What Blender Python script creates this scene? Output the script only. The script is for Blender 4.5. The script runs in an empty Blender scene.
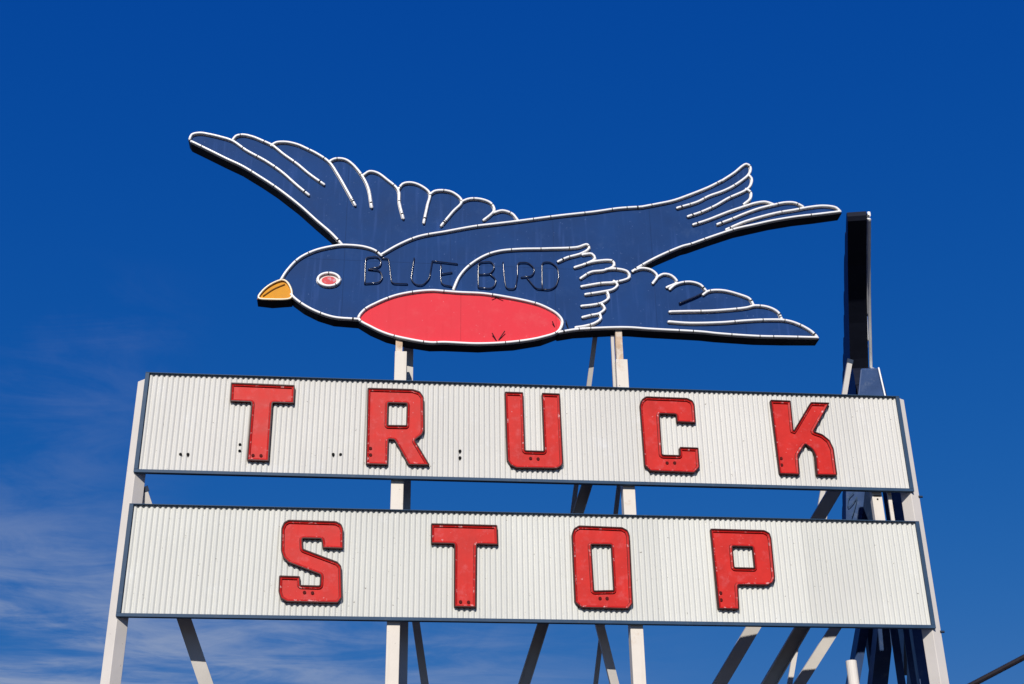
import bpy, bmesh, math, random
from mathutils import Vector, Matrix
from mathutils.geometry import tessellate_polygon
random.seed(7)
R = math.radians
S = bpy.context.scene
COL = S.collection

# ------------------------------------------------------------------ camera
FPX, W, H = 1335.9, 1024, 684
cam_data = bpy.data.cameras.new('camera')
cam = bpy.data.objects.new('camera', cam_data)
COL.objects.link(cam)
cam.location = (-2.00989, -15.8338, 1.6004)
cam.rotation_euler = (R(116.95276), R(0.75449), R(-5.89129))
cam_data.sensor_fit = 'HORIZONTAL'
cam_data.sensor_width = 36.0
cam_data.lens = FPX * 36.0 / W
cam_data.clip_start = 0.1
cam_data.clip_end = 8000
cam_data.dof.use_dof = True
cam_data.dof.focus_distance = 18.0
cam_data.dof.aperture_fstop = 6.3
S.camera = cam

# ------------------------------------------------------------------ light
SUN_EL, SUN_AZ = R(30), R(13)          # azimuth: to the left of the sign's normal
to_sun = Vector((-math.sin(SUN_AZ) * math.cos(SUN_EL), -math.cos(SUN_AZ) * math.cos(SUN_EL), math.sin(SUN_EL)))
sun_data = bpy.data.lights.new('sun', 'SUN')
sun_data.energy = 4.4
sun_data.angle = R(0.5)
sun_data.color = (1.0, 0.96, 0.90)
sun = bpy.data.objects.new('sun', sun_data)
COL.objects.link(sun)
sun.rotation_euler = to_sun.to_track_quat('Z', 'Y').to_euler()
sun.location = to_sun * 60

world = bpy.data.worlds.new('World')
S.world = world
world.use_nodes = True
nt = world.node_tree
nt.nodes.clear()
N = nt.nodes.new
L = nt.links.new
def M_(op, a, b=None, c=None, clamp=False):
    n = N('ShaderNodeMath'); n.operation = op; n.use_clamp = clamp
    for i, v in enumerate((a, b, c)):
        if v is None: continue
        if isinstance(v, (int, float)): n.inputs[i].default_value = v
        else: L(v, n.inputs[i])
    return n.outputs[0]
def smooth(v, a, b):
    n = N('ShaderNodeMapRange'); n.interpolation_type = 'SMOOTHSTEP'
    n.inputs['From Min'].default_value = a; n.inputs['From Max'].default_value = b
    L(v, n.inputs['Value']); return n.outputs[0]
sky = N('ShaderNodeTexSky'); sky.sky_type = 'NISHITA'
sky.sun_disc = False
sky.sun_elevation = SUN_EL
sky.sun_rotation = R(180) + SUN_AZ
sky.air_density = 1.0; sky.dust_density = 0.25; sky.ozone_density = 3.0
mul = N('ShaderNodeVectorMath'); mul.operation = 'MULTIPLY'
mul.inputs[1].default_value = (0.17, 0.60, 1.0)
L(sky.outputs[0], mul.inputs[0])
sp = N('ShaderNodeSeparateColor'); L(mul.outputs[0], sp.inputs[0])
def film(ch, ref, exp_, gain, cap):            # the slide film's deep, flat blue
    return M_('MINIMUM', M_('MULTIPLY', M_('POWER', M_('DIVIDE', sp.outputs[ch], ref), exp_), gain), cap)
gam = N('ShaderNodeCombineColor')
L(film(0, .48, 2.3, .38, 1.1), gam.inputs[0]); L(film(1, 2.9, .74, 1.58, 2.6), gam.inputs[1]); L(film(2, 8.55, .27, 4.55, 6.0), gam.inputs[2])
tc = N('ShaderNodeTexCoord')
sep = N('ShaderNodeSeparateXYZ'); L(tc.outputs['Generated'], sep.inputs[0])
zc = M_('MAXIMUM', sep.outputs[2], 0.03)
px_ = M_('DIVIDE', sep.outputs[0], zc); py_ = M_('DIVIDE', sep.outputs[1], zc)
cv = N('ShaderNodeCombineXYZ'); L(px_, cv.inputs[0]); L(py_, cv.inputs[1])
mp = N('ShaderNodeMapping'); mp.inputs['Scale'].default_value = (0.9, 0.75, 1); mp.inputs['Rotation'].default_value = (0, 0, R(-14))
mp.inputs['Location'].default_value = (3.1, 1.7, 0)
L(cv.outputs[0], mp.inputs[0])
nz = N('ShaderNodeTexNoise'); nz.inputs['Scale'].default_value = 1.15; nz.inputs['Detail'].default_value = 8; nz.inputs['Roughness'].default_value = 0.58; nz.inputs['Distortion'].default_value = 0.6
L(mp.outputs[0], nz.inputs['Vector'])
azr = M_('DIVIDE', sep.outputs[0], M_('MAXIMUM', sep.outputs[1], 0.05))     # tan of azimuth from +Y
low = smooth(sep.outputs[2], 0.345, 0.235)
left = smooth(azr, 0.30, -0.22)
band = M_('MULTIPLY', low, left)
mp2 = N('ShaderNodeMapping'); mp2.inputs['Scale'].default_value = (1.5, 2.3, 1); mp2.inputs['Rotation'].default_value = (0, 0, R(24)); L(cv.outputs[0], mp2.inputs[0])
nz2 = N('ShaderNodeTexNoise'); nz2.inputs['Scale'].default_value = 1.6; nz2.inputs['Detail'].default_value = 10; nz2.inputs['Roughness'].default_value = 0.66; nz2.inputs['Distortion'].default_value = 1.1
L(mp2.outputs[0], nz2.inputs['Vector'])
both = M_('ADD', M_('MULTIPLY', nz.outputs['Fac'], 0.62), M_('MULTIPLY', nz2.outputs['Fac'], 0.38))
cl = smooth(both, 0.39, 0.68)
cloud = M_('MULTIPLY', M_('MULTIPLY', cl, band), 0.80)
wisp = M_('MULTIPLY', M_('MULTIPLY', smooth(both, 0.46, 0.66), smooth(azr, -0.12, -0.24)), M_('MULTIPLY', smooth(sep.outputs[2], 0.5, 0.44), 0.12))
cloud = M_('ADD', cloud, wisp, clamp=True)
mx = N('ShaderNodeMix'); mx.data_type = 'RGBA'
L(cloud, mx.inputs['Factor']); L(gam.outputs[0], mx.inputs['A'])
mx.inputs['B'].default_value = (3.3, 3.9, 5.3, 1)
bg = N('ShaderNodeBackground'); bg.inputs['Strength'].default_value = 0.10
L(mx.outputs['Result'], bg.inputs[0])
wo = N('ShaderNodeOutputWorld'); L(bg.outputs[0], wo.inputs[0])

S.view_settings.view_transform = 'Standard'
S.view_settings.look = 'None'
S.view_settings.exposure = 0.0
S.view_settings.gamma = 1.0
S.view_settings.use_curve_mapping = False

# ------------------------------------------------------------------ helpers
CM = cam.rotation_euler.to_matrix()
CL = Vector(cam.location)
def at(px, py, Y):
    """point on the vertical plane y = Y that the photograph shows at (px, py)"""
    d = CM @ Vector(((px - W / 2) / FPX, -(py - H / 2) / FPX, -1))
    return CL + d * ((Y - CL.y) / d.y)
def pix(p):
    q = CM.transposed() @ (Vector(p) - CL)
    return W / 2 + FPX * q.x / -q.z, H / 2 - FPX * q.y / -q.z
def atz(px, py, z):
    d = CM @ Vector(((px - W / 2) / FPX, -(py - H / 2) / FPX, -1))
    return CL + d * ((z - CL.z) / d.z)

def mesh_obj(name, verts, faces, mat, parent=None, smooth_sh=False, mats=None, midx=None):
    me = bpy.data.meshes.new(name)
    me.from_pydata([tuple(v) for v in verts], [], faces)
    me.validate()
    if mats:
        for m in mats: me.materials.append(m)
        if midx:
            for p, i in zip(me.polygons, midx): p.material_index = i
    else:
        me.materials.append(mat)
    bm = bmesh.new(); bm.from_mesh(me)
    bmesh.ops.recalc_face_normals(bm, faces=bm.faces)
    bm.to_mesh(me); bm.free()
    if smooth_sh:
        for p in me.polygons: p.use_smooth = True
    o = bpy.data.objects.new(name, me)
    COL.objects.link(o)
    if parent is not None: o.parent = parent
    return o
def tag(o, label=None, cat=None, group=None, kind=None):
    if label: o['label'] = label
    if cat: o['category'] = cat
    if group: o['group'] = group
    if kind: o['kind'] = kind
    return o
def empty(name, loc, label, cat, group=None):
    o = bpy.data.objects.new(name, None)
    o.empty_display_size = 0.2
    COL.objects.link(o); o.location = loc
    return tag(o, label, cat, group)
class MB:
    def __init__(s): s.v = []; s.f = []; s.m = []
    def add(s, v, f, m=0):
        b = len(s.v); s.v += [Vector(p) for p in v]; s.f += [tuple(i + b for i in q) for q in f]; s.m += [m] * len(f)
    def box(s, a, b, m=0):
        x0, y0, z0 = a; x1, y1, z1 = b
        s.add([(x0,y0,z0),(x1,y0,z0),(x1,y1,z0),(x0,y1,z0),(x0,y0,z1),(x1,y0,z1),(x1,y1,z1),(x0,y1,z1)],
              [(0,3,2,1),(4,5,6,7),(0,1,5,4),(1,2,6,5),(2,3,7,6),(3,0,4,7)], m)
    def sweep(s, pts, prof, normal=None, m=0, cap=True):
        """sweep a 2D profile along a polyline; profile axis 1 = side, axis 2 = normal hint"""
        n = len(pts); k = len(prof); rings = []
        for i, p in enumerate(pts):
            t = (pts[min(i + 1, n - 1)] - pts[max(i - 1, 0)]).normalized()
            nn = Vector(normal) if normal is not None else Vector((0, -1, 0))
            if abs(nn.dot(t)) > 0.98: nn = Vector((0, 0, 1))
            nn = (nn - t * nn.dot(t)).normalized()
            sd = t.cross(nn)
            rings.append([p + sd * a + nn * b for a, b in prof])
        v = [q for r in rings for q in r]
        f = []
        for i in range(n - 1):
            for j in range(k):
                a = i * k + j; b = i * k + (j + 1) % k
                f.append((a, b, b + k, a + k))
        if cap:
            f.append(tuple(range(k - 1, -1, -1))); f.append(tuple(range((n - 1) * k, n * k)))
        s.add(v, f, m)
    def tube(s, pts, r, seg=8, m=0):
        s.sweep(pts, [(r * math.cos(2 * math.pi * i / seg), r * math.sin(2 * math.pi * i / seg)) for i in range(seg)], m=m)
    def build(s, name, mat, parent=None, sm=False, mats=None):
        o = mesh_obj(name, s.v, s.f, mat, None, sm, mats, s.m if mats else None)
        if parent is not None:
            o.parent = parent
            o.matrix_parent_inverse = Matrix.Translation(-parent.location)
        return o
def catmull(pts, step=0.02, closed=False):
    n = len(pts)
    if n < 3 and not closed:
        a, b = pts; m = max(2, int((b - a).length / step))
        return [a.lerp(b, i / m) for i in range(m + 1)]
    out = []
    rng = n if closed else n - 1
    for i in range(rng):
        p1 = pts[i]; p2 = pts[(i + 1) % n]
        p0 = pts[(i - 1) % n] if closed or i > 0 else p1 * 2 - p2
        p3 = pts[(i + 2) % n] if closed or i + 2 < n else p2 * 2 - p1
        d1 = max((p1 - p0).length, 1e-6) ** .5; d2 = max((p2 - p1).length, 1e-6) ** .5; d3 = max((p3 - p2).length, 1e-6) ** .5
        m1 = ((p1 - p0) / d1 - (p2 - p0) / (d1 + d2) + (p2 - p1) / d2) * d2
        m2 = ((p2 - p1) / d2 - (p3 - p1) / (d2 + d3) + (p3 - p2) / d3) * d2
        k = max(2, int((p2 - p1).length / step))
        for j in range(k):
            t = j / k
            out.append(p1 * (2*t**3 - 3*t*t + 1) + m1 * (t**3 - 2*t*t + t) + p2 * (-2*t**3 + 3*t*t) + m2 * (t**3 - t*t))
    if not closed: out.append(pts[-1].copy())
    return out
def area2(p): return sum(p[i][0] * p[(i + 1) % len(p)][1] - p[(i + 1) % len(p)][0] * p[i][1] for i in range(len(p))) / 2
def offset(poly, d):
    """offset a 2D polygon; positive d grows it (whatever its winding)"""
    sgn = 1 if area2(poly) > 0 else -1
    n = len(poly); out = []
    for i in range(n):
        a, b, c = Vector(poly[i - 1]), Vector(poly[i]), Vector(poly[(i + 1) % n])
        e1 = (b - a).normalized(); e2 = (c - b).normalized()
        n1 = Vector((e1.y, -e1.x)) * sgn; n2 = Vector((e2.y, -e2.x)) * sgn
        m = n1 + n2
        if m.length < 1e-4: m = n1
        m.normalize()
        k = d / max(m.dot(n1), 0.5)
        out.append(b + m * k)
    return out
def fill(loops):
    """triangulate an outline with holes: returns verts(2D), tris"""
    vs = [Vector((p[0], p[1], 0)) for l in loops for p in l]
    tr = tessellate_polygon([[Vector((p[0], p[1], 0)) for p in l] for l in loops])
    return vs, [tuple(t) for t in tr]
def rounded(poly, r=0.02, seg=3):
    out = []
    n = len(poly)
    for i in range(n):
        a, b, c = Vector(poly[i - 1]), Vector(poly[i]), Vector(poly[(i + 1) % n])
        d1 = min(r, (a - b).length * .4); d2 = min(r, (c - b).length * .4)
        p = b + (a - b).normalized() * d1; q = b + (c - b).normalized() * d2
        for j in range(seg + 1):
            t = j / seg
            out.append(p * (1 - t) ** 2 + b * 2 * t * (1 - t) + q * t * t)
    return out

# ------------------------------------------------------------------ materials
def paint(name, col, rough=0.5, vary=0.12, scale=3.0, col2=None, amt2=0.0, thr2=(0.55, 0.75), scale2=6.0, stretch=(1, 1, 1), bump=0.0, bscale=40, seams=None, metal=0.0, spec=0.12, speck=0.0, coat=0.0, drips=0.0, dripcol=None, speckcol=(.12, .10, .08), sheets=0.0):
    m = bpy.data.materials.new(name); m.use_nodes = True
    t = m.node_tree; b = t.nodes['Principled BSDF']
    def n_(k): return t.nodes.new(k)
    l_ = t.links.new
    tc = n_('ShaderNodeTexCoord')
    mp = n_('ShaderNodeMapping'); mp.inputs['Scale'].default_value = stretch
    l_(tc.outputs['Object'], mp.inputs[0])
    nz = n_('ShaderNodeTexNoise'); nz.inputs['Scale'].default_value = scale; nz.inputs['Detail'].default_value = 7; nz.inputs['Roughness'].default_value = 0.62
    l_(mp.outputs[0], nz.inputs['Vector'])
    mr = n_('ShaderNodeMapRange'); mr.inputs['From Min'].default_value = .25; mr.inputs['From Max'].default_value = .75
    mr.inputs['To Min'].default_value = 1 - vary; mr.inputs['To Max'].default_value = 1 + vary
    l_(nz.outputs['Fac'], mr.inputs['Value'])
    vm = n_('ShaderNodeVectorMath'); vm.operation = 'SCALE'; vm.inputs[0].default_value = col[:3]
    l_(mr.outputs[0], vm.inputs['Scale'])
    out = vm.outputs[0]
    def mixin(fac, c):
        nonlocal out
        mx = n_('ShaderNodeMix'); mx.data_type = 'RGBA'
        l_(fac, mx.inputs['Factor']); l_(out, mx.inputs['A']); mx.inputs['B'].default_value = (*c, 1)
        out = mx.outputs['Result']
    def ramp(src, a, b_, hi):
        r = n_('ShaderNodeMapRange'); r.interpolation_type = 'SMOOTHSTEP'
        r.inputs['From Min'].default_value = a; r.inputs['From Max'].default_value = b_; r.inputs['To Max'].default_value = hi
        l_(src, r.inputs['Value']); return r.outputs[0]
    if col2:
        n2 = n_('ShaderNodeTexNoise'); n2.inputs['Scale'].default_value = scale2; n2.inputs['Detail'].default_value = 9; n2.inputs['Roughness'].default_value = 0.7
        l_(mp.outputs[0], n2.inputs['Vector'])
        mixin(ramp(n2.outputs['Fac'], thr2[0], thr2[1], amt2), col2)
    if drips:
        m3 = n_('ShaderNodeMapping'); m3.inputs['Scale'].default_value = (9, 9, 0.55); l_(tc.outputs['Object'], m3.inputs[0])
        n3 = n_('ShaderNodeTexNoise'); n3.inputs['Scale'].default_value = 2.0; n3.inputs['Detail'].default_value = 5
        l_(m3.outputs[0], n3.inputs['Vector'])
        mixin(ramp(n3.outputs['Fac'], .52, .78, drips), dripcol)
    if speck:
        n4 = n_('ShaderNodeTexNoise'); n4.inputs['Scale'].default_value = 26; n4.inputs['Detail'].default_value = 3
        l_(tc.outputs['Object'], n4.inputs['Vector'])
        mixin(ramp(n4.outputs['Fac'], .70, .76, speck), speckcol)
    if sheets:                                    # every sheet has aged to its own tone
        s2 = n_('ShaderNodeSeparateXYZ'); l_(tc.outputs['Object'], s2.inputs[0])
        q = n_('ShaderNodeMath'); q.operation = 'MULTIPLY_ADD'; q.inputs[1].default_value = 1 / .935; q.inputs[2].default_value = .34; l_(s2.outputs[0], q.inputs[0])
        fl = n_('ShaderNodeMath'); fl.operation = 'FLOOR'; l_(q.outputs[0], fl.inputs[0])
        wn = n_('ShaderNodeTexWhiteNoise'); wn.noise_dimensions = '1D'; l_(fl.outputs[0], wn.inputs['W'])
        mm = n_('ShaderNodeMapRange'); mm.inputs['To Min'].default_value = 1 - sheets; mm.inputs['To Max'].default_value = 1 + sheets; l_(wn.outputs['Value'], mm.inputs['Value'])
        fr_ = n_('ShaderNodeMath'); fr_.operation = 'FRACT'; l_(q.outputs[0], fr_.inputs[0])
        ed = ramp(fr_.outputs[0], .012, .0, .22)
        sv = n_('ShaderNodeVectorMath'); sv.operation = 'SCALE'; l_(out, sv.inputs[0]); l_(mm.outputs[0], sv.inputs['Scale']); out = sv.outputs[0]
        mixin(ed, tuple(c * .45 for c in col[:3]))
    if seams:
        sx = n_('ShaderNodeSeparateXYZ'); l_(tc.outputs['Object'], sx.inputs[0])
        acc = None
        for ax, pos in seams:
            d = n_('ShaderNodeMath'); d.operation = 'SUBTRACT'; l_(sx.outputs[ax], d.inputs[0]); d.inputs[1].default_value = pos
            ab = n_('ShaderNodeMath'); ab.operation = 'ABSOLUTE'; l_(d.outputs[0], ab.inputs[0])
            le = n_('ShaderNodeMath'); le.operation = 'LESS_THAN'; l_(ab.outputs[0], le.inputs[0]); le.inputs[1].default_value = 0.0045
            if acc is None: acc = le.outputs[0]
            else:
                ma = n_('ShaderNodeMath'); ma.operation = 'MAXIMUM'; l_(acc, ma.inputs[0]); l_(le.outputs[0], ma.inputs[1]); acc = ma.outputs[0]
        sc = n_('ShaderNodeMath'); sc.operation = 'MULTIPLY'; sc.inputs[1].default_value = 0.4; l_(acc, sc.inputs[0])
        mixin(sc.outputs[0], tuple(c * .35 for c in col[:3]))
    l_(out, b.inputs['Base Color'])
    b.inputs['Roughness'].default_value = rough
    b.inputs['Metallic'].default_value = metal
    b.inputs['Specular IOR Level'].default_value = spec
    b.inputs['Coat Weight'].default_value = coat
    rr = n_('ShaderNodeMapRange'); rr.inputs['To Min'].default_value = max(.05, rough - .15); rr.inputs['To Max'].default_value = min(1, rough + .15)
    l_(nz.outputs['Fac'], rr.inputs['Value']); l_(rr.outputs[0], b.inputs['Roughness'])
    if bump:
        nb = n_('ShaderNodeTexNoise'); nb.inputs['Scale'].default_value = bscale; nb.inputs['Detail'].default_value = 4
        l_(tc.outputs['Object'], nb.inputs['Vector'])
        bp = n_('ShaderNodeBump'); bp.inputs['Strength'].default_value = bump; bp.inputs['Distance'].default_value = .01
        l_(nb.outputs['Fac'], bp.inputs['Height']); l_(bp.outputs[0], b.inputs['Normal'])
    return m
MT = {}
MT['panel'] = paint('white_corrugated_paint', (.66, .638, .588), .6, .06, .5, (.72, .71, .69), .7, (.56, .74), 2.6, drips=.30, dripcol=(.54, .51, .48), speck=.75, spec=.12, sheets=.04)
MT['panel_lower'] = paint('white_corrugated_paint_lower', (.655, .645, .59), .6, .06, .5, (.72, .72, .69), .7, (.58, .76), 2.4, drips=.30, dripcol=(.52, .52, .48), speck=.75, spec=.12, sheets=.045)
MT['frame'] = paint('slate_blue_frame_paint', (.035, .070, .125), .5, .15, 5, (.16, .17, .18), .4, (.55, .8), 9)
MT['frame_dark'] = paint('navy_frame_paint', (.03, .045, .075), .55, .15, 5)
MT['red'] = paint('red_enamel', (.56, .024, .018), .5, .16, 4, (.62, .10, .10), .6, (.5, .74), 7, bump=.10, bscale=14, speck=.45, speckcol=(.74, .36, .36), spec=.14, drips=.35, dripcol=(.50, .012, .010))
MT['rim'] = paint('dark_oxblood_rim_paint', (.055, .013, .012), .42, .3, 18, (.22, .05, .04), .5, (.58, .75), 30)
MT['rimin'] = paint('red_rim_inside', (.45, .012, .010), .45, .15, 12, (.80, .46, .44), .8, (.55, .66), 13)  # pale pink flecks are glints on the rim ledge, painted into the colour
MT['blue'] = paint('faded_navy_sheet_paint', (.0125, .047, .158), .65, .18, 1.4, (.04, .085, .21), .6, (.55, .82), 3.5, drips=.5, dripcol=(.034, .082, .25), spec=.07, speck=.7, speckcol=(.10, .16, .34), bump=.12, bscale=3,
                   seams=[(0, x) for x in (-2.55, -1.1, .35, 1.75, 3.0)] + [(2, 10.92)])
MT['black'] = paint('shade_black_side_sheet', (.010, .012, .022), .6, .2, 4)  # shade put into the colour: the face's navy darkened to near-black on the sides
MT['belly'] = paint('faded_red_belly_paint', (.70, .036, .052), .6, .06, 1.5, (.72, .09, .10), .5, (.5, .8), 5, seams=[(0, -.95), (0, .35)], bump=.08, bscale=4, speck=.5, speckcol=(.74, .22, .24), drips=.22, dripcol=(.62, .02, .03), spec=.12)
MT['beak'] = paint('orange_yellow_paint', (.66, .275, .010), .55, .14, 6, (.70, .36, .03), .5, (.5, .8), 12)
MT['white_line'] = paint('white_outline_paint', (.74, .68, .62), .5, .1, 12, (.38, .33, .32), .6, (.56, .72), 18)
MT['tube'] = paint('white_glass_tube', (.90, .885, .86), .25, .03, 10, (.66, .54, .50), .35, (.62, .75), 16, spec=.5)
MT['darktube'] = paint('unlit_dark_glass_tube', (.016, .022, .05), .13, .3, 10, (.4, .42, .48), .6, (.64, .72), 30, spec=.5)  # light grey noise flecks painted on as glints of the dark glass
MT['clip'] = paint('dark_tube_clip', (.02, .02, .022), .5, .1, 10)
MT['redhole'] = paint('dark_red_hole', (.085, .006, .005), .7, .2, 10)
MT['hole'] = paint('black_hole', (.008, .008, .008), .9, .1, 10)
MT['post'] = paint('cream_post_paint', (.72, .65, .56), .5, .07, 2.0, (.50, .29, .14), .7, (.60, .76), 3.0, drips=.22, dripcol=(.55, .44, .34), bump=.1, bscale=12, speck=.6)
MT['outerpost'] = paint('dusty_white_post_paint', (.72, .66, .59), .5, .06, 2.0, (.46, .34, .27), .5, (.62, .8), 3.5, bump=.1, bscale=12, speck=.4)
MT['rust'] = paint('rusted_steel', (.56, .40, .27), .7, .25, 9, (.68, .60, .50), .8, (.42, .58), 8)
MT['brace'] = paint('brace_paint', (.56, .52, .47), .5, .10, 2.5, (.35, .2, .12), .6, (.64, .78), 5, bump=.1, bscale=14)
MT['bluebox'] = paint('blue_sheet_metal_paint', (.04, .075, .17), .38, .2, 3, (.14, .18, .26), .5, (.5, .75), 8)
MT['wire'] = paint('rusty_wire', (.018, .014, .017), .6, .3, 40)
MT['ground'] = paint('dusty_gravel', (.052, .050, .050), .95, .25, .35, (.09, .085, .08), .7, (.5, .7), 1.3, bump=.5, bscale=30)
MT['weld'] = paint('weld_seam', (.10, .085, .07), .8, .2, 30)

# ------------------------------------------------------------------ ground
g = MB(); g.add([(-3000, -3000, 0), (3000, -3000, 0), (3000, 3000, 0), (-3000, 3000, 0)], [(0, 1, 2, 3)])
tag(g.build('ground', MT['ground']), kind='structure')

# ------------------------------------------------------------------ corrugated sign panels
ZO = 5.9
CREST, WAVE, AMP = 0.034, 0.0668, 0.011         # crest plane, pitch, half depth
BACK = 0.066
def make_panel(z0, z1, label, group, loc=(0, 0), mat='panel'):
    root = empty('billboard', (loc[0], loc[1], z0), label, 'sign', group)
    x0, x1 = -5.0, 5.0
    a = MB()
    n = int((x1 - x0 - .08) / WAVE * 10)
    zt, zb = z1 - .008, z0 + .03
    v = []; f = []
    for i in range(n + 1):
        x = x0 + .04 + (x1 - x0 - .08) * i / n
        y = CREST + 2 * AMP * ((1 - math.cos(2 * math.pi * (x - x0) / WAVE)) / 2) ** 1.8
        v += [(x, y, zb), (x, y, zt)]
    for i in range(n): f.append((2*i, 2*i+2, 2*i+3, 2*i+1))
    a.add(v, f)
    sh = a.build('corrugated_sheet', MT[mat], root, sm=True)
    fr = MB()
    fr.box((x0, 0, z0), (x1, BACK, z0 + .042)); fr.box((x0, 0, z1 - .010), (x1, BACK, z1))
    fr.box((x0, 0.0, z0 + .042), (x0 + .05, BACK, z1 - .010)); fr.box((x1 - .05, 0, z0 + .042), (x1, BACK, z1 - .010))
    o = fr.build('frame', MT['frame'], root)
    bv = o.modifiers.new('bevel', 'BEVEL'); bv.width = .003; bv.segments = 2
    bp = MB(); bp.box((x0 + .056, BACK - .006, z0 + .043), (x1 - .056, BACK - .002, z1 - .011))
    bp.build('back_sheet', MT['frame_dark'], root)
    return root
panel1 = make_panel(ZO + 1.812, ZO + 3.1855, 'upper white corrugated sign panel with red channel letters reading TRUCK', 'corrugated sign panels facing the viewer')
panel2 = make_panel(ZO, ZO + 1.4046, 'lower white corrugated sign panel with red channel letters reading STOP', 'corrugated sign panels facing the viewer', mat='panel_lower')

# ---- red channel letters, outlines of their front rims
YF = CREST - 0.046
def zz(ox, oy, s, pts): return [(ox + x / s, oy + y / s) for x, y in pts]
K = 6.84
LET = [
 (panel1, 'T', zz(225,375,K,[(40,50),(478,68),(472,192),(325,188),(299,588),(148,582),(180,184),(33,178)]), []),
 (panel1, 'R', zz(358,380,K,[(65,52),(375,61),(425,78),(450,115),(453,340),(440,372),(390,410),(492,582),(345,580),(248,408),(210,404),(204,580),(52,575)]), [zz(358,380,K,[(207,156),(333,160),(329,308),(203,306)])]),
 (panel1, 'U', zz(498,382,K,[(45,65),(173,69),(186,466),(314,470),(299,73),(424,78),(446,550),(438,572),(405,592),(125,588),(85,568),(62,535)]), []),
 (panel1, 'C', zz(632,388,K,[(95,56),(378,67),(416,86),(429,115),(438,238),(306,232),(301,180),(190,176),(208,455),(327,458),(325,402),(455,407),(465,540),(428,580),(125,568),(85,528),(53,115),(65,78)]), []),
 (panel1, 'K', zz(764,392,K,[(43,52),(183,58),(204,262),(320,68),(450,72),(342,268),(400,288),(450,328),(478,388),(502,570),(362,568),(350,430),(330,392),(283,356),(236,430),(246,565),(106,560)]), []),
 (panel2, 'S', zz(272,512,K,[(112,52),(438,62),(475,82),(488,115),(488,250),(345,246),(337,183),(208,180),(212,250),(450,340),(475,370),(480,585),(450,622),(100,614),(58,590),(43,545),(48,433),(192,438),(194,498),(326,502),(330,428),(110,345),(75,310),(60,265),(63,110),(80,70)]), []),
 (panel2, 'T', zz(340,490,3.527,[(321,117),(555,123),(558,193),(483,191),(480,414),(402,412),(403,190),(321,188)]), []),
 (panel2, 'O', zz(566,518,K,[(88,50),(385,62),(424,84),(437,122),(458,585),(428,622),(105,614),(60,575),(40,110),(52,72)]), [zz(566,518,K,[(174,182),(308,184),(325,492),(193,495)])]),
 (panel2, 'P', zz(704,520,K,[(43,58),(412,68),(450,88),(462,125),(488,395),(472,430),(435,447),(235,444),(243,612),(100,608)]), [zz(704,520,K,[(197,180),(330,185),(345,325),(210,322)])]),
]
DOTS = {('T',0):[(253,455.5),(261,455.8)], ('R',0):[(370.5,448.5),(370.5,455)], ('U',0):[(530.5,458.5),(538,459)], ('C',0):[(667,463),(674.5,463)], ('K',0):[(781,458.5),(781.5,465)],
        ('S',1):[(304.5,592.5),(312.5,593)], ('T',1):[(460.5,602),(468.5,602.3)], ('O',1):[(600,598.5),(607,598.5)], ('P',1):[(720.5,593),(721,600)]}
for root, ch, px, holes in LET:
    def to2(l): return [(q.x, q.z) for q in (at(x, y, YF) for x, y in l)]
    out = rounded(to2(px), .018); hs = [rounded(to2(h), .012) for h in holes]
    loops = [(out, 1)] + [(h, -1) for h in hs]
    tw = .015
    inner = [offset(l, -tw * s) for l, s in loops]
    floor = [offset(l, -(tw + .022) * s) for l, s in loops]
    yb = CREST - .012; ym = YF + .010; yl = YF + .018; y2 = CREST + 2 * AMP
    # sunken floor of the tray, and the red ledge round it
    vs, tr = fill(floor)
    b = MB(); b.add([(p.x, yb, p.y) for p in vs], tr)
    mid = inner
    for inn, flo in zip(inner, floor):
        n = len(inn)
        b.add([(p[0], ym, p[1]) for p in inn] + [(p[0], yl, p[1]) for p in flo], [(i, (i + 1) % n, n + (i + 1) % n, n + i) for i in range(n)], 1)
        b.add([(p[0], yl, p[1]) for p in flo] + [(p[0], yb, p[1]) for p in flo], [(i, (i + 1) % n, n + (i + 1) % n, n + i) for i in range(n)], 1)
    let = b.build('channel_letter', None, root, mats=[MT['red'], MT['rimin']])
    let['label'] = 'red letter %s' % ch
    rim = MB()
    for (l, s), inn, md, flo in zip(loops, inner, mid, floor):
        n = len(l)
        def band(A, ya, B, yb_, m=0):
            rim.add([(p[0], ya, p[1]) for p in A] + [(p[0], yb_, p[1]) for p in B],
                    [(i, (i + 1) % n, n + (i + 1) % n, n + i) for i in range(n)], m)
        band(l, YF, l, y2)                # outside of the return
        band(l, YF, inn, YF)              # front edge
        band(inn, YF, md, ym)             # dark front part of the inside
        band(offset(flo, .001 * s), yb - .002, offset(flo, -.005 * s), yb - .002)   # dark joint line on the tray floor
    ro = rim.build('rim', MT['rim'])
    ro.parent = let
    for q in DOTS.get((ch, 0 if root is panel1 else 1), []):
        c = at(q[0], q[1], yb)
        d = MB(); d.tube([Vector((c.x, yb - .010, c.z)), Vector((c.x, yb + .002, c.z))], .021, 10)
        ho = d.build('electrode_hole', MT['redhole']); ho.parent = let
# old electrode holes drilled in the sheet
for q in [(180.5,454.3),(188,454.3),(240,444.6),(239.7,451),(333.2,454.3),(340.6,454.5),(460,451),(460,457.7)]:
    c = at(q[0], q[1], CREST)
    d = MB(); d.tube([Vector((c.x, CREST - .006, c.z)), Vector((c.x, CREST + .02, c.z))], .019, 10)
    d.build('electrode_hole', MT['hole'], panel1)

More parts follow.
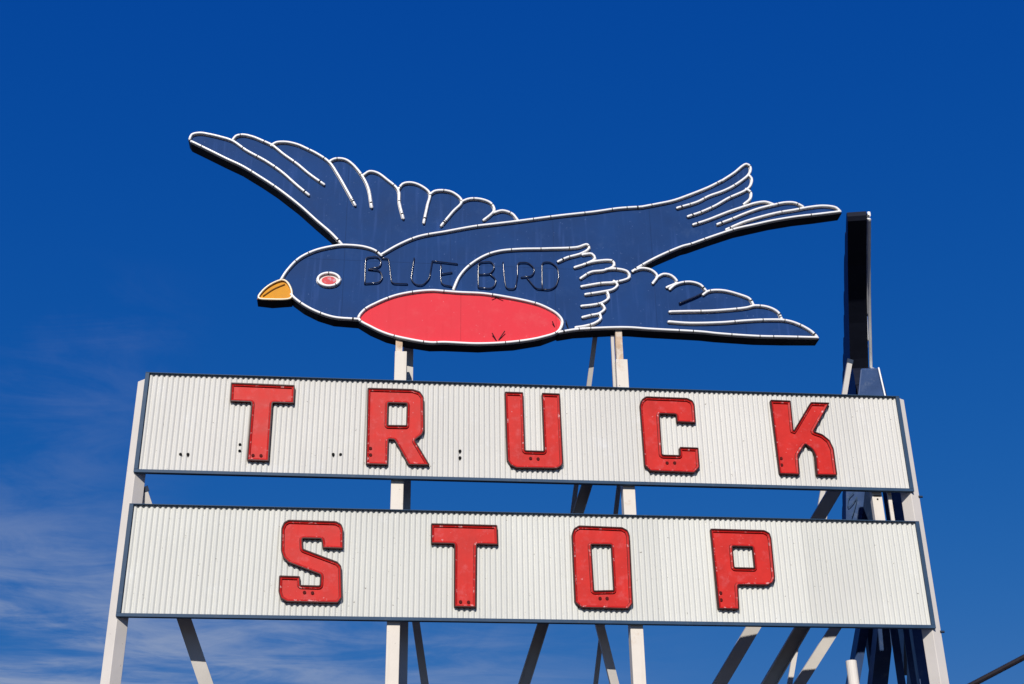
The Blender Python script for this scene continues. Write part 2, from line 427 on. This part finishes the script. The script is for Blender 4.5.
# ------------------------------------------------------------------ the bird
YB, YBB, YT = 0.10, 0.30, 0.072         # face plane, back plane, tube plane
Q = 5.105
def rg(ox, oy, pts): return zz(ox, oy, Q, pts)
r1 = lambda *p: rg(180,120,p); r2 = lambda *p: rg(250,230,p); r3 = lambda *p: rg(340,160,p); r4 = lambda *p: rg(440,230,p)
r5 = lambda *p: rg(540,150,p); r6 = lambda *p: rg(660,150,p); r7 = lambda *p: rg(630,230,p)
wing_top = r1((50,95),(60,75),(100,66),(150,73),(210,87),(268,106))
f2 = r1((268,103),(285,82),(320,75),(370,85),(420,105),(470,128))
f3 = r1((468,128),(490,115),(540,112),(600,125),(650,147),(700,172),(762,215))
f4 = r1((762,212),(790,198),(840,200),(880,225),(930,285))
f5 = r3((120,76),(150,58),(190,65),(240,100),(296,152))
f6 = r3((298,150),(320,122),(360,115),(410,130),(458,170))
f7 = r3((460,176),(480,160),(530,155),(580,168),(622,210))
f8 = r3((622,212),(660,198),(720,200),(770,220),(788,255))
f9 = r3((788,268),(830,258),(880,275),(907,306))
back = r3((907,312),(1021,297)) + r5((0,350),(100,335),(280,315),(400,298),(520,290),(600,275),(680,258),(760,230),(860,190),(930,155)) + r6((310,160),(380,115),(420,82),(440,72))
tail = r6((440,72),(460,83),(462,108),(448,130),(468,145),(464,178),(444,200),(463,215),(463,245),(440,272),(490,268),(540,264),(578,277),(640,267),(690,270),(727,288),(760,291),(840,284),(900,294),(918,312))
tail_bottom = r6((918,314),(810,327),(690,341),(570,361),(480,381),(390,401),(270,440),(150,482)) + r5((730,490),(600,545),(500,600),(475,618))
rw = r7((15,208),(60,196),(110,206),(140,237),(170,226),(210,232),(243,266),(310,265),(360,280),(392,312),(470,308),(560,330),(612,352),(632,384),(710,395),(757,421),(777,456),(800,461),(870,484),(930,519),(955,546))
bottom = r7((955,549),(800,545),(650,542),(445,528),(370,520),(100,505),(0,498)) + r4((875,498),(690,508),(610,521))
belly_r = r4((605,515),(520,547),(380,570),(200,580),(20,573)); belly_l = r2((920,574),(800,555),(700,530),(620,495),(555,455))
head_low = r2((550,455),(430,445),(350,420),(280,385),(225,345),(212,330))
head_top = r2((160,250),(190,205),(250,145),(330,105),(420,83),(465,77))
wing_low = list(reversed(r1((60,110),(150,154),(235,196),(320,236),(420,297),(500,350),(610,435),(700,515),(770,575),(823,630))))
sil = wing_top + f2[1:] + f3[1:] + f4[1:] + f5[1:] + f6[1:] + f7[1:] + f8[1:] + f9[1:] + back + tail[1:] + tail_bottom[1:] + rw + bottom[1:] + belly_r + belly_l + head_low + head_top + wing_low
def dedupe(l, d=.004):
    o = []
    for p in l:
        if not o or (Vector(p) - Vector(o[-1])).length > d: o.append(p)
    return o
def pl(l, y=YT): return [(q.x, q.z) for q in (at(a, b, y) for a, b in l)]
bird = empty('bird_sign', (0, .24, 9.3), 'dark blue bird shaped sign with white neon outline and red belly above the word TRUCK', 'bird sign')
outline = offset(dedupe(pl(sil)), .022)
vs, tr = fill([outline])
b = MB(); b.add([(p.x, YB, p.y) for p in vs], tr)
b.build('sign_face', MT['blue'], bird)
n = len(outline)
b = MB()
b.add([(p[0], YB + .0005, p[1]) for p in outline] + [(p[0], YBB, p[1]) for p in outline], [(i, (i + 1) % n, n + (i + 1) % n, n + i) for i in range(n)])
b.build('side_return', MT['black'], bird)
b = MB(); b.add([(p.x, YBB, p.y) for p in vs], tr); b.build('back_sheet', MT['blue'], bird)
# belly
bell = r2((555,452),(580,410),(650,370),(740,335),(840,315),(930,308)) + r4((20,312),(100,318),(220,324),(340,342),(450,364),(520,385),(600,430),(625,467)) + belly_r + list(belly_l)[:-1]
bl = [Vector((x, 0, z)) for x, z in dedupe(pl(bell), .01)]
bl = [(v.x, v.z) for v in catmull(bl, .04, True)]
def plate(poly, y, name, mat, parent, th=.004):
    vs, tr = fill([poly]); n = len(poly)
    b = MB(); b.add([(p.x, y, p.y) for p in vs], tr)
    b.add([(p[0], y, p[1]) for p in poly] + [(p[0], y + th, p[1]) for p in poly], [(i, (i + 1) % n, n + (i + 1) % n, n + i) for i in range(n)])
    return b.build(name, mat, parent)
plate(bl, YB - .006, 'red_belly', MT['belly'], bird, .005)
# beak : its own folded box standing out from the head
bk = r2((165,255),(110,275),(62,313),(43,346),(110,354),(208,347),(214,325),(205,290),(185,262))
bkp = pl(bk)
beak = plate(offset(bkp, .012), YB - .010, 'beak', MT['beak'], bird, .19)
bk2 = MB(); n = len(bkp); ob = offset(bkp, .014)
bk2.add([(p[0], YB - .004, p[1]) for p in ob] + [(p[0], YBB, p[1]) for p in ob], [(i, (i + 1) % n, n + (i + 1) % n, n + i) for i in range(n)])
x = bk2.build('beak_side', MT['black']); x.parent = beak
# eye
def ell(cx, cy, rx, ry, k=28): return [(cx + rx * math.cos(2 * math.pi * i / k), cy + ry * math.sin(2 * math.pi * i / k)) for i in range(k)]
eye = plate(pl(r2(*ell(402,255,62,38)), YB), YB - .007, 'eye', MT['white_line'], bird, .006)
MT['pupil'] = paint('faded_red_pupil', (.60, .06, .07), .5, .2, 9, (.55, .42, .50), .6, (.5, .62), 14)
pu = plate(pl(r2(*ell(403,259,37,20)), YB), YB - .012, 'pupil', MT['pupil'], None, .004)
pu.parent = eye

# neon tubes
tubes = [
 ('open', wing_top + r1((340,155),(440,210),(520,265),(600,335),(655,380))),
 ('open', list(reversed(wing_low))),
 ('open', f2 + r1((530,175),(600,225),(660,275),(733,327))),
 ('open', f3 + r1((810,285),(850,355),(893,432))),
 ('open', f4 + r1((960,345),(978,443))),
 ('open', f5 + r3((303,220),(322,295))),
 ('open', f6 + r3((447,230),(428,318))),
 ('open', f7 + r3((575,265),(518,333))),
 ('open', f8 + r3((765,282),(735,305))),
 ('open', f9),
 ('open', r3((210,483),(300,432),(400,391),(540,365),(690,338),(800,325)) + back[:7]),
 ('open', back[6:] + tail[1:4] + r6((380,180),(320,210),(250,235),(190,265),(90,295))),
 ('open', r6((452,128),(468,145),(464,178),(440,203),(350,245),(280,285),(200,320),(145,338))),
 ('open', r6((442,200),(463,215),(463,245),(430,275))),
 ('open', r6((580,278),(540,265),(490,270),(440,285),(350,315),(240,358),(172,380))),
 ('open', r6((727,287),(690,270),(640,268),(580,280),(500,300),(430,325),(370,350),(295,378))),
 ('open', r6((918,312),(900,295),(840,285),(760,292),(690,305),(600,320),(500,345),(420,370),(340,405))),
 ('open', tail_bottom),
 ('open', r7((15,208),(60,195),(110,205),(140,235),(118,270))),
 ('open', r7((140,240),(170,225),(210,232),(240,265),(190,292))),
 ('open', r7((205,300),(225,283),(255,270),(310,265),(360,280),(390,312))),
 ('open', r7((375,328),(400,312),(470,308),(560,330),(612,352),(630,382))),
 ('open', r7((205,417),(285,415),(420,412),(590,397),(640,386),(710,395),(757,421),(775,455))),
 ('open', r7((200,468),(300,475),(465,472),(600,462),(700,458),(800,462),(870,485),(930,520),(953,543))),
 ('open', bottom),
 ('open', head_top + r2((500,77),(580,85),(640,105),(668,128))),
 ('open', list(reversed(head_low))),
 ('open', r4((70,300),(100,235),(150,180),(230,130),(300,108),(400,98),(550,95),(700,88),(752,74),(762,92),(720,120),(650,140),(605,160))),
 ('open', r4((730,125),(775,122),(792,145),(750,170),(690,190))),
 ('open', r4((735,175),(790,160),(880,158),(890,180),(840,205),(770,215),(720,245))),
 ('open', r4((850,200),(900,198),(958,213),(968,240),(900,265),(820,272),(725,288))),
 ('open', r4((890,262),(907,280),(885,302),(830,315),(745,328))),
 ('open', r4((855,318),(862,345),(830,370),(780,382),(725,388))),
 ('open', r4((825,378),(842,400),(815,425),(770,435),(730,445))),
 ('open', r4((815,428),(822,450),(790,475),(740,490),(695,497))),
 ('closed', bell),
 ('closed', r2(*ell(402,252,56,33,14))),
]
white = MB()
CLIPPROF = [(math.cos(2*math.pi*i/8)*.0165, math.sin(2*math.pi*i/8)*.0165) for i in range(8)]
for kind, pts in tubes:
    P = [Vector((x, YT, z)) for x, z in dedupe(pl(pts), .012)]
    path = catmull(P, .03, kind == 'closed')
    if kind == 'closed': path = path + [path[0]]
    # painted line on the sheet right behind the tube
    white.sweep([Vector((p.x, YB - .0065, p.z)) for p in path], [(-.023, -.002), (.023, -.002), (.023, .002), (-.023, .002)])
    r = .0180
    t = MB()
    full = path
    if kind == 'open':
        # bent-back electrode stubs at both ends
        a, bb = full[0], full[-1]
        da = (full[1] - a).normalized() * -.012; db = (bb - full[-2]).normalized() * .012
        full = [a + da + Vector((0, .025, 0)), a + da * .6] + full[:] + [bb + db * .6, bb + db + Vector((0, .025, 0))]
    t.tube(full, r, 8)
    to = t.build('neon_tube', MT['tube'], bird, sm=True)
    # blacked-out ring in front of each bare end
    if kind == 'open' and (path[0] - path[-1]).length > .5:
        acc = 0
        for i in range(len(path) - 1, 1, -1):
            acc += (path[i] - path[i - 1]).length
            if acc > .085:
                d = (path[i] - path[i - 1]).normalized(); rb = MB()
                rb.tube([path[i] - d * .011, path[i] + d * .011], r + .0012, 8)
                o = rb.build('blackout_ring', MT['clip']); o.parent = to
                break
    # clips
    Ltot = 0; cum = [0]
    for i in range(1, len(path)): Ltot += (path[i] - path[i-1]).length; cum.append(Ltot)
    k = max(1, round(Ltot / .36)) if Ltot > .25 else 1
    for j in range(k):
        s_ = Ltot * (j + .5) / k + random.uniform(-.13, .13)
        i = min(range(len(cum)), key=lambda q: abs(cum[q] - s_))
        i = max(1, min(i, len(path) - 2))
        d = (path[i + 1] - path[i - 1]).normalized(); c = path[i]
        cb = MB()
        cb.tube([c - d * .0055, c + d * .0055], .0198, 8)
        if random.random() < .3: cb = MB()
        cb.tube([c + Vector((0, .010, 0)), Vector((c.x, YB - .001, c.z))], .006, 6)
        o = cb.build('tube_clip', MT['clip']); o.parent = to
white.build('painted_outline', MT['white_line'], bird)
# darker slate tube in the rear wing
P = [Vector((x, YT, z)) for x, z in pl(r7((385,312),(345,335),(250,375)))]
t = MB(); t.tube(catmull(P, .03), .0145, 8); o = t.build('neon_tube', MT['darktube'], bird, sm=True); o['label'] = 'blacked out tube of the rear wing'
# beak fold lines
P = [Vector((x, YB - .03, z)) for x, z in pl(r2((66,336),(120,300),(178,275)))]
t = MB(); t.tube(catmull([p + Vector((0, .020, 0)) for p in P], .03), .012, 8); o = t.build('beak_fold', paint('brown_beak_line', (.16, .06, .008), .6, .2, 10), None, sm=True); o.parent = beak
P = [Vector((x, YT, z)) for x, z in dedupe(pl(bk), .01)]
t = MB(); pp = catmull(P, .03, True); t.tube(pp + [pp[0]], .0145, 8); o = t.build('beak_outline_tube', paint('cream_glass_tube', (.90, .74, .50), .25, .06, 10, spec=.5), None, sm=True); o.parent = beak

# unlit tube lettering BLUE BIRD
letters = [
 ('B', [r3((126,630),(128,560),(131,497),(190,492),(212,515),(205,545),(150,555)), r3((145,557),(203,563),(219,598),(200,626),(128,630))]),
 ('L', [r3((215,502),(248,501),(258,590),(264,630),(345,632))]),
 ('U', [r3((379,500),(362,606),(382,636),(422,640),(456,605),(470,520))]),
 ('E', [r3((470,515),(600,530)), r3((515,533),(513,590),(518,635),(570,645)), r3((517,582),(572,573))]),
 ('B', [r4((195,290),(195,225),(196,165),(262,160),(281,190),(256,225),(200,226)), r4((256,226),(287,252),(281,284),(258,299),(196,293))]),
 ('I', [r4((322,165),(328,240),(336,292),(350,301),(385,300),(394,245))]),
 ('R', [r4((395,240),(396,165),(450,165),(485,198),(472,234),(415,241)), r4((445,245),(490,300),(528,302))]),
 ('D', [r4((522,300),(520,165),(562,162),(600,190),(607,240),(592,288),(560,305),(525,302))]),
]
YLT = YB - .022
for ch, strokes in letters:
    t = MB()
    for s_ in strokes:
        P = [Vector((x, YLT, z)) for x, z in pl(s_, YLT)]
        pts = []
        for i, p in enumerate(P):
            if 0 < i < len(P) - 1:
                d1 = min(.05, (P[i-1] - p).length * .45); d2 = min(.05, (P[i+1] - p).length * .45)
                a = p + (P[i-1] - p).normalized() * d1; c = p + (P[i+1] - p).normalized() * d2
                for j in range(5):
                    u = j / 4; pts.append(a * (1-u)**2 + p * 2*u*(1-u) + c * u*u)
            else: pts.append(p)
        if (pts[1] - pts[0]).length > .02: pts.insert(1, pts[0].lerp(pts[1], .2))
        pts = [pts[0] + Vector((0, .02, 0))] + pts + [pts[-1] + Vector((0, .02, 0))]
        t.tube(pts, .0095, 8)
    o = t.build('tube_letter', MT['darktube'], bird, sm=True)
    o['label'] = 'unlit tube letter %s' % ch
# loose wire ends on the belly and the short leads beside it
for a, b_ in (((265,530),(288,563)), ((330,520),(300,560)), ((262,348),(300,338)), ((320,352),(280,340)), ((572,470),(585,492)), ((640,465),(655,500))):
    P = pl(r4(a, b_), YB - .02)
    t = MB(); t.tube([Vector((P[0][0], YB - .045, P[0][1])), Vector((P[1][0], YB - .012, P[1][1]))], .007, 6)
    t.build('wire_end', MT['clip'], bird)

# ------------------------------------------------------------------ posts
def prism_post(name, cx, cy, z0, z1, prof, mat, parent):
    b = MB(); b.sweep([Vector((cx, cy, z0)), Vector((cx, cy, z1))], prof, normal=(0, -1, 0))
    o = b.build(name, mat, parent)
    bv = o.modifiers.new('bevel', 'BEVEL'); bv.width = .006; bv.segments = 2
    return o
def rotsq(w, ang):
    h = w / 2; c, s = math.cos(ang), math.sin(ang)
    return [(x * c - y * s, x * s + y * c) for x, y in ((-h, -h), (h, -h), (h, h), (-h, h))]
def outer_post(pxl, pyl, pxt, pyt, ang, label):
    a = at(pxl, pyl, .03); t = at(pxt, pyt, .03)
    x = (a.x + t.x) / 2
    root = empty('sign_post', (x, .15, 0), label, 'post', 'steel posts carrying the sign')
    w = .168
    ca, sa = math.cos(R(ang)), math.sin(R(ang))
    prism_post('shaft', x + w / 2 * (ca - sa), .03 + w / 2 * (ca + sa), 0, t.z, rotsq(w, -R(ang)), MT['outerpost'], root)
    b = MB(); b.box((x - .25, -.12, 0), (x + .25, .40, .03)); b.build('base_plate', MT['brace'], root)
    return root, Vector((x + w * ca, .03 + w * sa, 0))
xl = outer_post(113, 684, 143, 378, 48, 'pale square post standing at the left end of both panels, turned corner forward')
xr = outer_post(937, 684, 899.5, 397, 30, 'pale square post standing at the right end of both panels, turned corner forward')
# bolt heads sticking out on the right post
for py, px in ((497, 917), (632, 941)):
    z = at(px, py, xr[1].y).z
    c = xr[1] + Vector((0, 0, z))
    b = MB(); b.tube([c + Vector((-.02, -.012, 0)), c + Vector((.035, -.012, 0))], .016, 6)
    b.build('bolt', MT['frame_dark'], xr[0])
def inner_post(p_top, p_step, p_bot, label, seam):
    yf = .073
    a, s_, t = at(*p_bot, yf), at(*p_step, yf), at(*p_top, yf)
    x = (a.x + s_.x) / 2
    root = empty('sign_post', (x, yf + .08, 0), label, 'post', 'steel posts carrying the sign')
    w = .158
    prism_post('shaft', x, yf + .08, 0, s_.z, [(-w/2, -.08), (w/2, -.08), (w/2, .08), (-w/2, .08)], MT['post'], root)
    w2 = .092
    prism_post('upper_stub', t.x, .165, s_.z, t.z, [(-w2/2, -.05), (w2/2, -.05), (w2/2, .05), (-w2/2, .05)], MT['rust'], root)
    zs = at(x, seam, yf).z
    b = MB(); b.box((x - w/2 + .006, yf - .004, zs - .008), (x + w/2 - .006, yf + .002, zs + .008)); b.build('weld_seam', MT['weld'], root)
    b = MB(); b.box((x - .22, -.08, 0), (x + .22, .5, .03)); b.build('base_plate', MT['brace'], root)
    return root
ip1 = inner_post((399.5, 333), (398.8, 351), (394.3, 684), 'cream post under the bird belly, left of the middle', 369.5)
ip2 = inner_post((619, 326), (620.8, 359), (641, 684), 'cream rust streaked post under the rear of the bird, right of the middle', 377.5)
a = at(612, 336, .2); c = at(614.4, 386, .2)
b = MB(); b.sweep([Vector((c.x, .2, c.z - .3)), Vector((a.x, .2, a.z))], [(-.02, -.02), (.02, -.02), (.02, .02), (-.02, .02)]); b.build('side_angle', MT['brace'], ip2)

# ------------------------------------------------------------------ braces behind the sign
def channel(w, d):
    t = max(.010, w * .09)
    h = w / 2
    return [(-h, 0), (h, 0), (h, -d), (h - t, -d), (h - t, -t), (-h + t, -t), (-h + t, -d), (-h, -d)]
def brace(A, B, wpx, label, extend=True, mat='brace', normal=(0, -1, 0), depth=None, pipe=False, flip=False):
    a, b_ = at(*A), at(*B)
    dist = (a - CL).length
    w = wpx / FPX * dist
    if extend and b_.z > .2:
        d = (b_ - a); k = (b_.z - 0.0) / -d.z
        b_ = b_ + d * k
    root = empty('brace', b_, label, 'brace', 'steel braces behind the sign')
    m = MB()
    if pipe: m.tube([b_, a], w / 2, 12)
    else: m.sweep([b_, a], [(p, -q) for p, q in channel(w, depth or w * .6)] if flip else channel(w, depth or w * .6), normal=normal)
    o = m.build('bar', MT[mat], root)
    e = MB(); v = (a - b_).normalized()
    e.sweep([a - v * .02, a + v * .05], [(-w * .62, .004), (w * .62, .004), (w * .62, -.014), (-w * .62, -.014)], normal=normal)
    e.build('gusset_plate', MT['frame_dark'], root)
    return root
brace((141, 492, .20), (206, 684, .68), 12.5, 'pale brace slanting down to the right from the left end post')
brace((408.6, 338, .42), (401.5, 690, .62), 10, 'upright brace close behind the right edge of the cream post under the belly')
brace((407, 560, 1.0), (425, 684, 1.25), 7.2, 'thin dark brace below the STOP panel just right of the left cream post')
brace((612, 405, .5), (524, 684, 1.1), 10.5, 'long dark brace passing below the U and then below the T of STOP', flip=True)
brace((595.6, 334, .42), (563, 590, 1.75), 4.6, 'thin brace coming down from the back of the bird left of the right cream post', extend=False)
brace((584, 560, .34), (615, 684, .72), 8.3, 'short brace below the letter O slanting right, its lower part sunlit')
brace((620, 478, .9), (595.8, 684, 1.35), 4.4, 'thin dark brace crossing the sunlit one below the letter O')
brace((856, 455, .8), (720, 684, 2.1), 12, 'brace slanting down left below the letter P with a sunlit upper tip')
brace((860, 528, .8), (768.5, 684, 1.35), 12.5, 'dark brace slanting down left to the right of the letter P', flip=True)
brace((884, 552, 2.0), (800, 684, 2.42), 9.3, 'sunlit brace slanting down left nearest the right end post')
brace((828, 462, 2.75), (790, 684, 2.5), 4.4, 'thin white brace between two dark braces below the STOP panel, right of the P')
brace((850, 362, 2.25), (824, 520, 2.35), 4.8, 'short white brace leaning on the foot of the edge-on bird sign', extend=False)
# dark legs of the second sign
brace((869.5, 600, 2.4), (855, 684, 2.6), 8, 'dark leg below the right end of the STOP panel, leaning left beside a white pipe', mat='bluebox', depth=.25)
brace((889, 600, 1.8), (880, 684, 2.2), 15, 'broad dark leg below the right end of the STOP panel, next to the leaning leg', mat='bluebox', depth=.2)

# ------------------------------------------------------------------ second sign, seen edge on
def plan(x, y, deg):
    global near, dirB, angB
    near = Vector((x, y, 0)); dirB = Vector((math.sin(R(deg)), math.cos(R(deg)), 0)); angB = math.atan2(dirB.y, dirB.x)
plan(4.93, .75, 16.5)
def children(o): return [c for c in S.objects if c.parent == o]
def copy_tree(o, parent=None, skip=()):
    c = o.copy(); COL.objects.link(c)
    if parent is not None:
        c.parent = parent; c.matrix_parent_inverse = o.matrix_parent_inverse.copy()
    for ch in children(o):
        if ch.name.split('.')[0] in skip: continue
        copy_tree(ch, c, skip)
    return c
def place_b(root, label, group, along, z, skip):
    c = copy_tree(root, None, skip)
    c['label'] = label
    if group: c['group'] = group
    p = near + dirB * along
    c.location = (p.x, p.y, z)
    c.rotation_euler = (0, 0, angB)
    return c
BIRD_ALONG, BIRD_DZ = 5.2, -.14
bird2 = place_b(bird, 'second bird sign seen edge-on as a tall narrow dark blue slab at the right', None, BIRD_ALONG, bird.location.z + BIRD_DZ, ('tube_clip', 'wire_end', 'tube_letter', 'blackout_ring', 'painted_outline'))
bird2.scale = (1, 1.45, 1)
bird2.rotation_euler = (R(2.6), 0, angB)          # leans a little out of plumb
pc = 'sign panels of the second sign'
plan(5.20, .75, 20.6)
for z, name in ((panel1.location.z, 'upper'), (panel2.location.z, 'lower')):
    src = panel1 if name == 'upper' else panel2
    place_b(src, name + ' panel of the second sign, edge-on behind the right end post', pc, 5.15, z, ('channel_letter', 'electrode_hole'))

def upright(px, py, Y, w, label, strap):
    c = at(px, py, Y)
    root = empty('upright', (c.x, Y, ZO + .9), label, 'upright', 'short uprights joining the backs of the two panels')
    b = MB(); h = w / 2
    b.sweep([Vector((c.x, Y + h * .6, ZO + .9)), Vector((c.x, Y + h * .6, ZO + 2.3))], [(-h, -h * .6), (h, -h * .6), (h, h * .6), (-h, h * .6)])
    o = b.build('shaft', MT['post'], root)
    bv = o.modifiers.new('bevel', 'BEVEL'); bv.width = .005; bv.segments = 2
    if strap:
        z = at(px - 1, py - 10, Y).z
        b = MB(); b.box((c.x - h * .7, Y - .006, z - .010), (c.x + h * .7, Y + .002, z + .010)); b.build('strap', MT['weld'], root)
        b = MB(); z -= .045; b.tube([Vector((c.x, Y - .006, z)), Vector((c.x, Y + .004, z))], .012, 8); b.build('bolt', MT['hole'], root)
    return root
upright(878.5, 506, .09, .135, 'wide cream upright in the gap between the panels near the right end post', True)
upright(891.2, 506, .13, .05, 'thin white upright in the gap beside the wide cream upright', False)

# dark blue uprights of the second sign, in the shade of the panels
for px, py, Y, w, zt, lab in ((897, 650, 1.25, .10, 2.9, 'dark blue upright below the STOP panel next to the broad dark leg'),
                              (909, 650, 1.0, .075, 3.0, 'dark blue upright below the STOP panel midway between leg and right end post'),
                              (920, 650, .75, .12, 3.1, 'dark blue upright below the STOP panel close beside the right end post')):
    c = at(px, py, Y)
    u = empty('upright', (c.x, Y, 0), lab, 'upright', 'dark uprights of the second sign')
    b = MB(); b.sweep([Vector((c.x, Y, 0)), Vector((c.x, Y, ZO + zt))], channel(w, w * .8), normal=(-.35, -1, 0))
    b.build('shaft', MT['bluebox'], u)
    b = MB(); b.box((c.x - w * .9, Y - .02, ZO - .75), (c.x + w * .9, Y - .006, ZO - .62)); b.build('splice_plate', MT['frame_dark'], u)
# blue sheet metal hood standing behind the top right corner of the TRUCK panel
Y0, Y1 = .35, .75
A = [at(860.5, 368.5, Y0), at(877.5, 368, Y0), at(884.5, 398, Y0), at(857.5, 398, Y0)]
B = [at(863.5, 369.5, Y1), at(880, 369, Y1), at(888.5, 400, Y1), at(860.5, 400, Y1)]
hood = empty('metal_hood', (A[3] + A[2]) / 2, 'tapered blue sheet metal hood above the right end of the panel reading TRUCK', 'metal hood')
b = MB(); b.add(A + B, [(0,1,2,3),(4,7,6,5),(0,4,5,1),(1,5,6,2),(2,6,7,3),(3,7,4,0)])
o = b.build('shell', MT['bluebox'], hood); bv = o.modifiers.new('bevel', 'BEVEL'); bv.width = .02; bv.segments = 2
b = MB(); b.tube([A[1] + Vector((.012, -.01, 0)), A[2] + Vector((.012, -.01, 0))], .012, 8); b.build('edge_trim', MT['tube'], hood)
b = MB(); ga = A[3].lerp(A[2], .5)
b.sweep([Vector((ga.x, .55, A[3].z - .9)), Vector((ga.x, .55, A[3].z + .02))], [(-.06,-.06),(.06,-.06),(.06,.06),(-.06,.06)]); b.build('bracket', MT['frame_dark'], hood)

# blue sign fin with a bent white tube, seen in the gap
Y0 = 2.9
A = [at(846, 480, Y0), at(866, 480, Y0), at(861, 527, Y0), at(846, 527, Y0)]
B = [p + Vector((.42, .55, 0)) for p in A]
fin = empty('blue_fin', (A[2] + A[3]) / 2, 'blue metal fin with a bent white tube behind the gap below the K', 'sign fin')
b = MB(); b.add(A + B, [(0,1,2,3),(4,7,6,5),(0,4,5,1),(1,5,6,2),(2,6,7,3),(3,7,4,0)]); b.build('shell', MT['bluebox'], fin)
t = MB(); P = [at(*q, Y0 - .04) for q in ((854, 492), (849, 498), (848.5, 507), (853, 503), (857, 497), (854, 511), (852, 517))]
t.tube(catmull(P, .02), .006, 8); b = t.build('bent_tube', MT['frame'], fin, sm=True)
b = MB(); c = (A[2] + A[3]) / 2
b.sweep([Vector((c.x + .1, Y0 + .2, 0)), Vector((c.x + .1, Y0 + .2, c.z + .05))], [(-.06,-.06),(.06,-.06),(.06,.06),(-.06,.06)]); b.build('stem', MT['frame_dark'], fin)

# white pipe
a = at(851, 661, .35)
pp = empty('pipe', (a.x, .35, 0), 'upright white pipe with a cut open top, low beside the leaning dark leg', 'pipe')
b = MB(); k = 16; ro_, ri_ = .067, .058
ring = lambda r, z: [(a.x + r * math.cos(2*math.pi*i/k), 0.35 + r * math.sin(2*math.pi*i/k), z) for i in range(k)]
v = ring(ro_, 0) + ring(ro_, a.z) + ring(ri_, a.z) + ring(ri_, a.z - .6)
b.add(v, [(r*k+i, r*k+(i+1)%k, (r+1)*k+(i+1)%k, (r+1)*k+i) for r in range(3) for i in range(k)] + [tuple(range(3*k, 4*k))])
b.build('tube_wall', MT['outerpost'], pp, sm=False)
b = MB(); b.box((a.x - .1, .25, a.z * .5), (a.x + .1, .45, a.z * .5 + .05)); b.build('collar', MT['frame_dark'], pp)

# guy wire close to the camera, lower right
Yw = CL.y + 7.0
a, c = at(965, 686, Yw), at(1024, 655, Yw)
d = (c - a); lo = a - d * (a.z / d.z); hi = a + d * 25
b = MB(); pts = [lo.lerp(hi, i / 60) for i in range(61)]
pts = [p - Vector((0, 0, .012 * math.sin(math.pi * i / 60))) for i, p in enumerate(pts)]
b.tube(pts, .0148, 8)
tag(b.build('guy_wire', MT['wire']), 'dark rusty wire crossing the lower right corner close to the viewer', 'wire')
